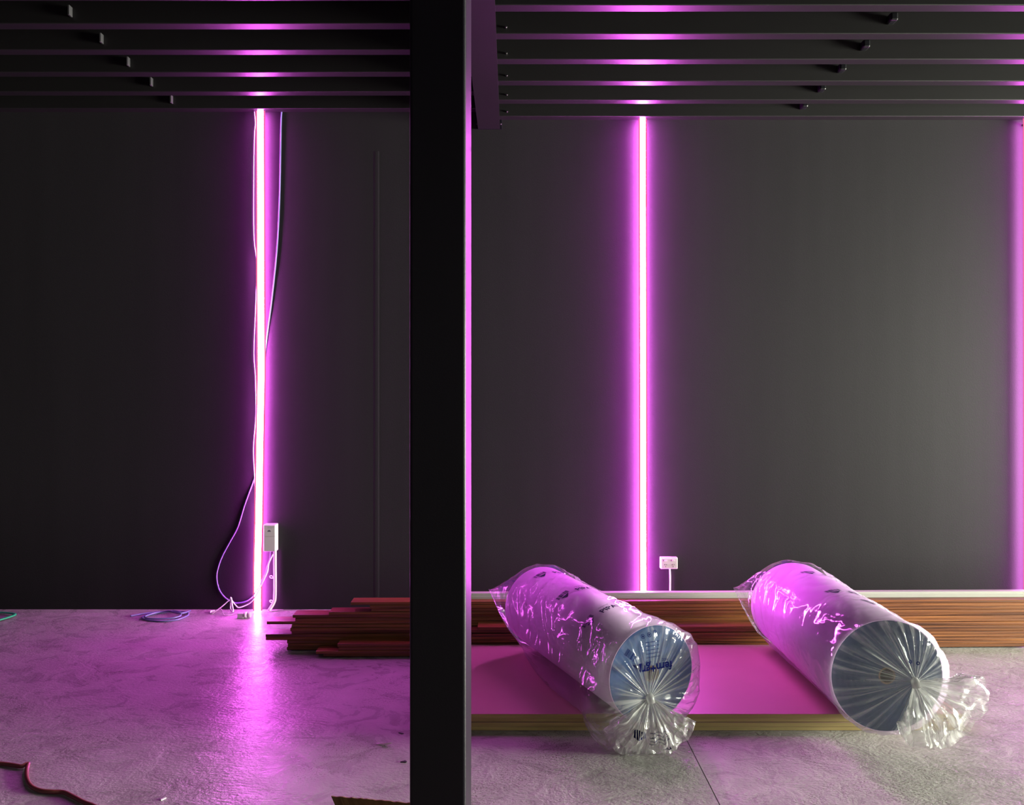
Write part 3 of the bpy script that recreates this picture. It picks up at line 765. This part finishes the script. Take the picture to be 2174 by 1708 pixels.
rb, bodyB, endB, tailFB = make_roll(RB, (1.467, 3.117, TOP + 0.003 + RB), (1.47, 4.16, TOP + 0.004 + RB), P(1943, 1447, 3.05), tailB, 0.05,
    'plastic wrapped roll with slate blue end, right one, its bag tail flared rightwards', M_blueB, 4.1, extB, P(1556, 1246, 4.26), 0.033, 0.010, 0.05)

bars = shift(barcode(0.07, 0.028, 3), -0.05, 0.0); trim_ = tri([(-0.072, -0.018), (-0.025, -0.018), (-0.05, -0.045)])
wordm = shift(text_mesh('PIPA', 0.045, 0.001), 0.055, -0.03)
small = shift(text_mesh('recycled', 0.016), 0.055, 0.008)
for px, py in ((1163, 1213), (1211, 1252), (1262, 1302)):
    bodyA(bars, px, py, 0.15, name='printed_barcode'); bodyA(trim_, px, py, 0.15, name='printed_triangle'); bodyA(wordm, px, py, 0.15, name='printed_word'); bodyA(small, px, py, 0.15, name='small_print')
for px, py in ((1735, 1215), (1790, 1252), (1870, 1275)):
    bodyB(bars, px, py, 0.15, name='printed_barcode'); bodyB(trim_, px, py, 0.15, name='printed_triangle'); bodyB(wordm, px, py, 0.15, name='printed_word'); bodyB(small, px, py, 0.15, name='small_print')
PI = math.pi
endA(text_mesh('fern+gr', 0.046, 0.0012), 1376, 1404, PI)
endA(text_mesh('TCC:', 0.013, 0.0002), 1398, 1391, PI, name='small_print'); endA(text_mesh('00 p', 0.013, 0.0002), 1354, 1391, PI, name='small_print')
for px in (1346, 1362, 1379):
    endA(merge([ring(0.0065, 0.0085), shift(ring(0.001, 0.004, 8), 0.0, 0.0)]), px, 1340 - (px - 1346) * 0.14, 0)
for k in range(5):
    endA(text_mesh('xx xxxx xxx xx'[:12 - k % 3].replace('x', 'm'), 0.0085, 0.0001), 1366, 1352 + 7.5 * k, PI, 'fine_print')
endA(barcode(0.05, 0.028, 8), 1309, 1372, PI * 0.78)
endA(tri([(-0.02, 0.0), (0.02, 0.012), (0.018, -0.022)]), 1325, 1396, -0.25)
tailFA(barcode(0.03, 0.03, 5), 0.34, 0.52, 0.3, 5)
for k in range(4):
    tailFA(text_mesh('mm mmmm mmm', 0.009, 0.0002), 0.60, 0.50 + 0.07 * k, PI, 4, 'fine_print')
tailFA(text_mesh('run', 0.020, 0.0004), 0.66, 0.88, PI, 4)
endB(ring(0.004, 0.007), 1916, 1393, 0); endB(ring(0.004, 0.007), 1932, 1396, 0)

# ------------------------------------------------------------------ carton in the foreground and scraps
o = empty('cardboard_carton', (-0.30, 2.15, 0), 'open brown cardboard carton at the bottom edge, left of the column', 'box')
bm = bmesh.new()
for a, b_ in (((-0.52, 1.98, 0), (0.02, 1.984, 0.2)), ((-0.52, 2.196, 0), (0.02, 2.2, 0.2)), ((-0.52, 1.984, 0), (-0.516, 2.196, 0.2)), ((0.016, 1.984, 0), (0.02, 2.196, 0.2)), ((-0.516, 1.984, 0), (0.016, 2.196, 0.004))):
    bm_box(bm, a, b_)
me = bpy.data.meshes.new('carton_body'); bm.to_mesh(me); bm.free(); local(link('carton_body', me, M_card, o), o)
tl, trr = P(703, 1689, 2.24), P(1000, 1716, 2.18); bl = Vector((-0.455, 2.2, 0.2)); br = Vector((0.0, 2.2, 0.2))
N_ = 46; vs = []; fs = []; rnd = random.Random(3)
for k in range(N_ + 1):
    t = k / N_; tp = tl.lerp(trr, t) + Vector((0, 0, rnd.uniform(-0.0012, 0.0012))); bt = bl.lerp(br, t)
    if k in (1, 2): tp.z -= 0.001
    vs += [bt, tp, tp + Vector((0, 0.004, 0)), bt + Vector((0, 0.004, 0))]
for k in range(N_):
    a = 4 * k; q = a + 4
    fs += [(a, q, q + 1, a + 1), (a + 1, q + 1, q + 2, a + 2), (a + 2, q + 2, q + 3, a + 3)]
fs += [(0, 1, 2, 3), (4 * N_, 4 * N_ + 3, 4 * N_ + 2, 4 * N_ + 1)]
local(mesh('flap', vs, fs, M_card, o), o)

def scrap(name, pts, m, label, cat, t=0.0012):
    vs = [Vector(p) for p in pts]; n = len(vs); vs += [v + Vector((0, 0, t)) for v in vs]
    fs = [tuple(range(n))[::-1], tuple(range(n, 2 * n))] + [(k, (k + 1) % n, n + (k + 1) % n, n + k) for k in range(n)]
    tag(mesh(name, vs, fs, m), label, cat)
q0 = fl(798, 1577); q1 = fl(815, 1580); q2 = fl(830, 1576)
vs = [fl(798, 1576, 0.001), fl(817, 1577.5, 0.010), fl(818, 1580.5, 0.001), fl(800, 1578.5, 0.001), fl(831, 1577.5, 0.016), fl(830, 1576, 0.022)]
me_ = mesh('paper_scrap', vs, [(0, 1, 2, 3), (2, 4, 5, 1)], M_paper); sm = me_.modifiers.new('thickness', 'SOLIDIFY'); sm.thickness = 0.001
tag(me_, 'small folded white paper scrap on the floor left of the column', 'scrap')
scrap('wood_chip', [fl(846, 1555.5), fl(853, 1557.5), fl(857, 1557), fl(850, 1555.2)], M_dark, 'tiny dark chip on the floor beside the column, above the paper scrap', 'chip', 0.003)
scrap('wood_chip', [fl(850, 1618), fl(862, 1618.5), fl(864, 1617), (fl(860, 1615))], M_dark, 'tiny dark splinter on the floor, nearer the camera than the paper scrap', 'chip', 0.004)
scrap('wood_splinter', [fl(340, 1697), fl(352, 1692), fl(353, 1694), fl(342, 1699)], M_paper, 'small pale splinter on the floor at the bottom, right of the red cord', 'splinter', 0.003)
for px, py in ((648, 1291.7), (697, 1291.5)):
    q = fl(px, py)
    pass
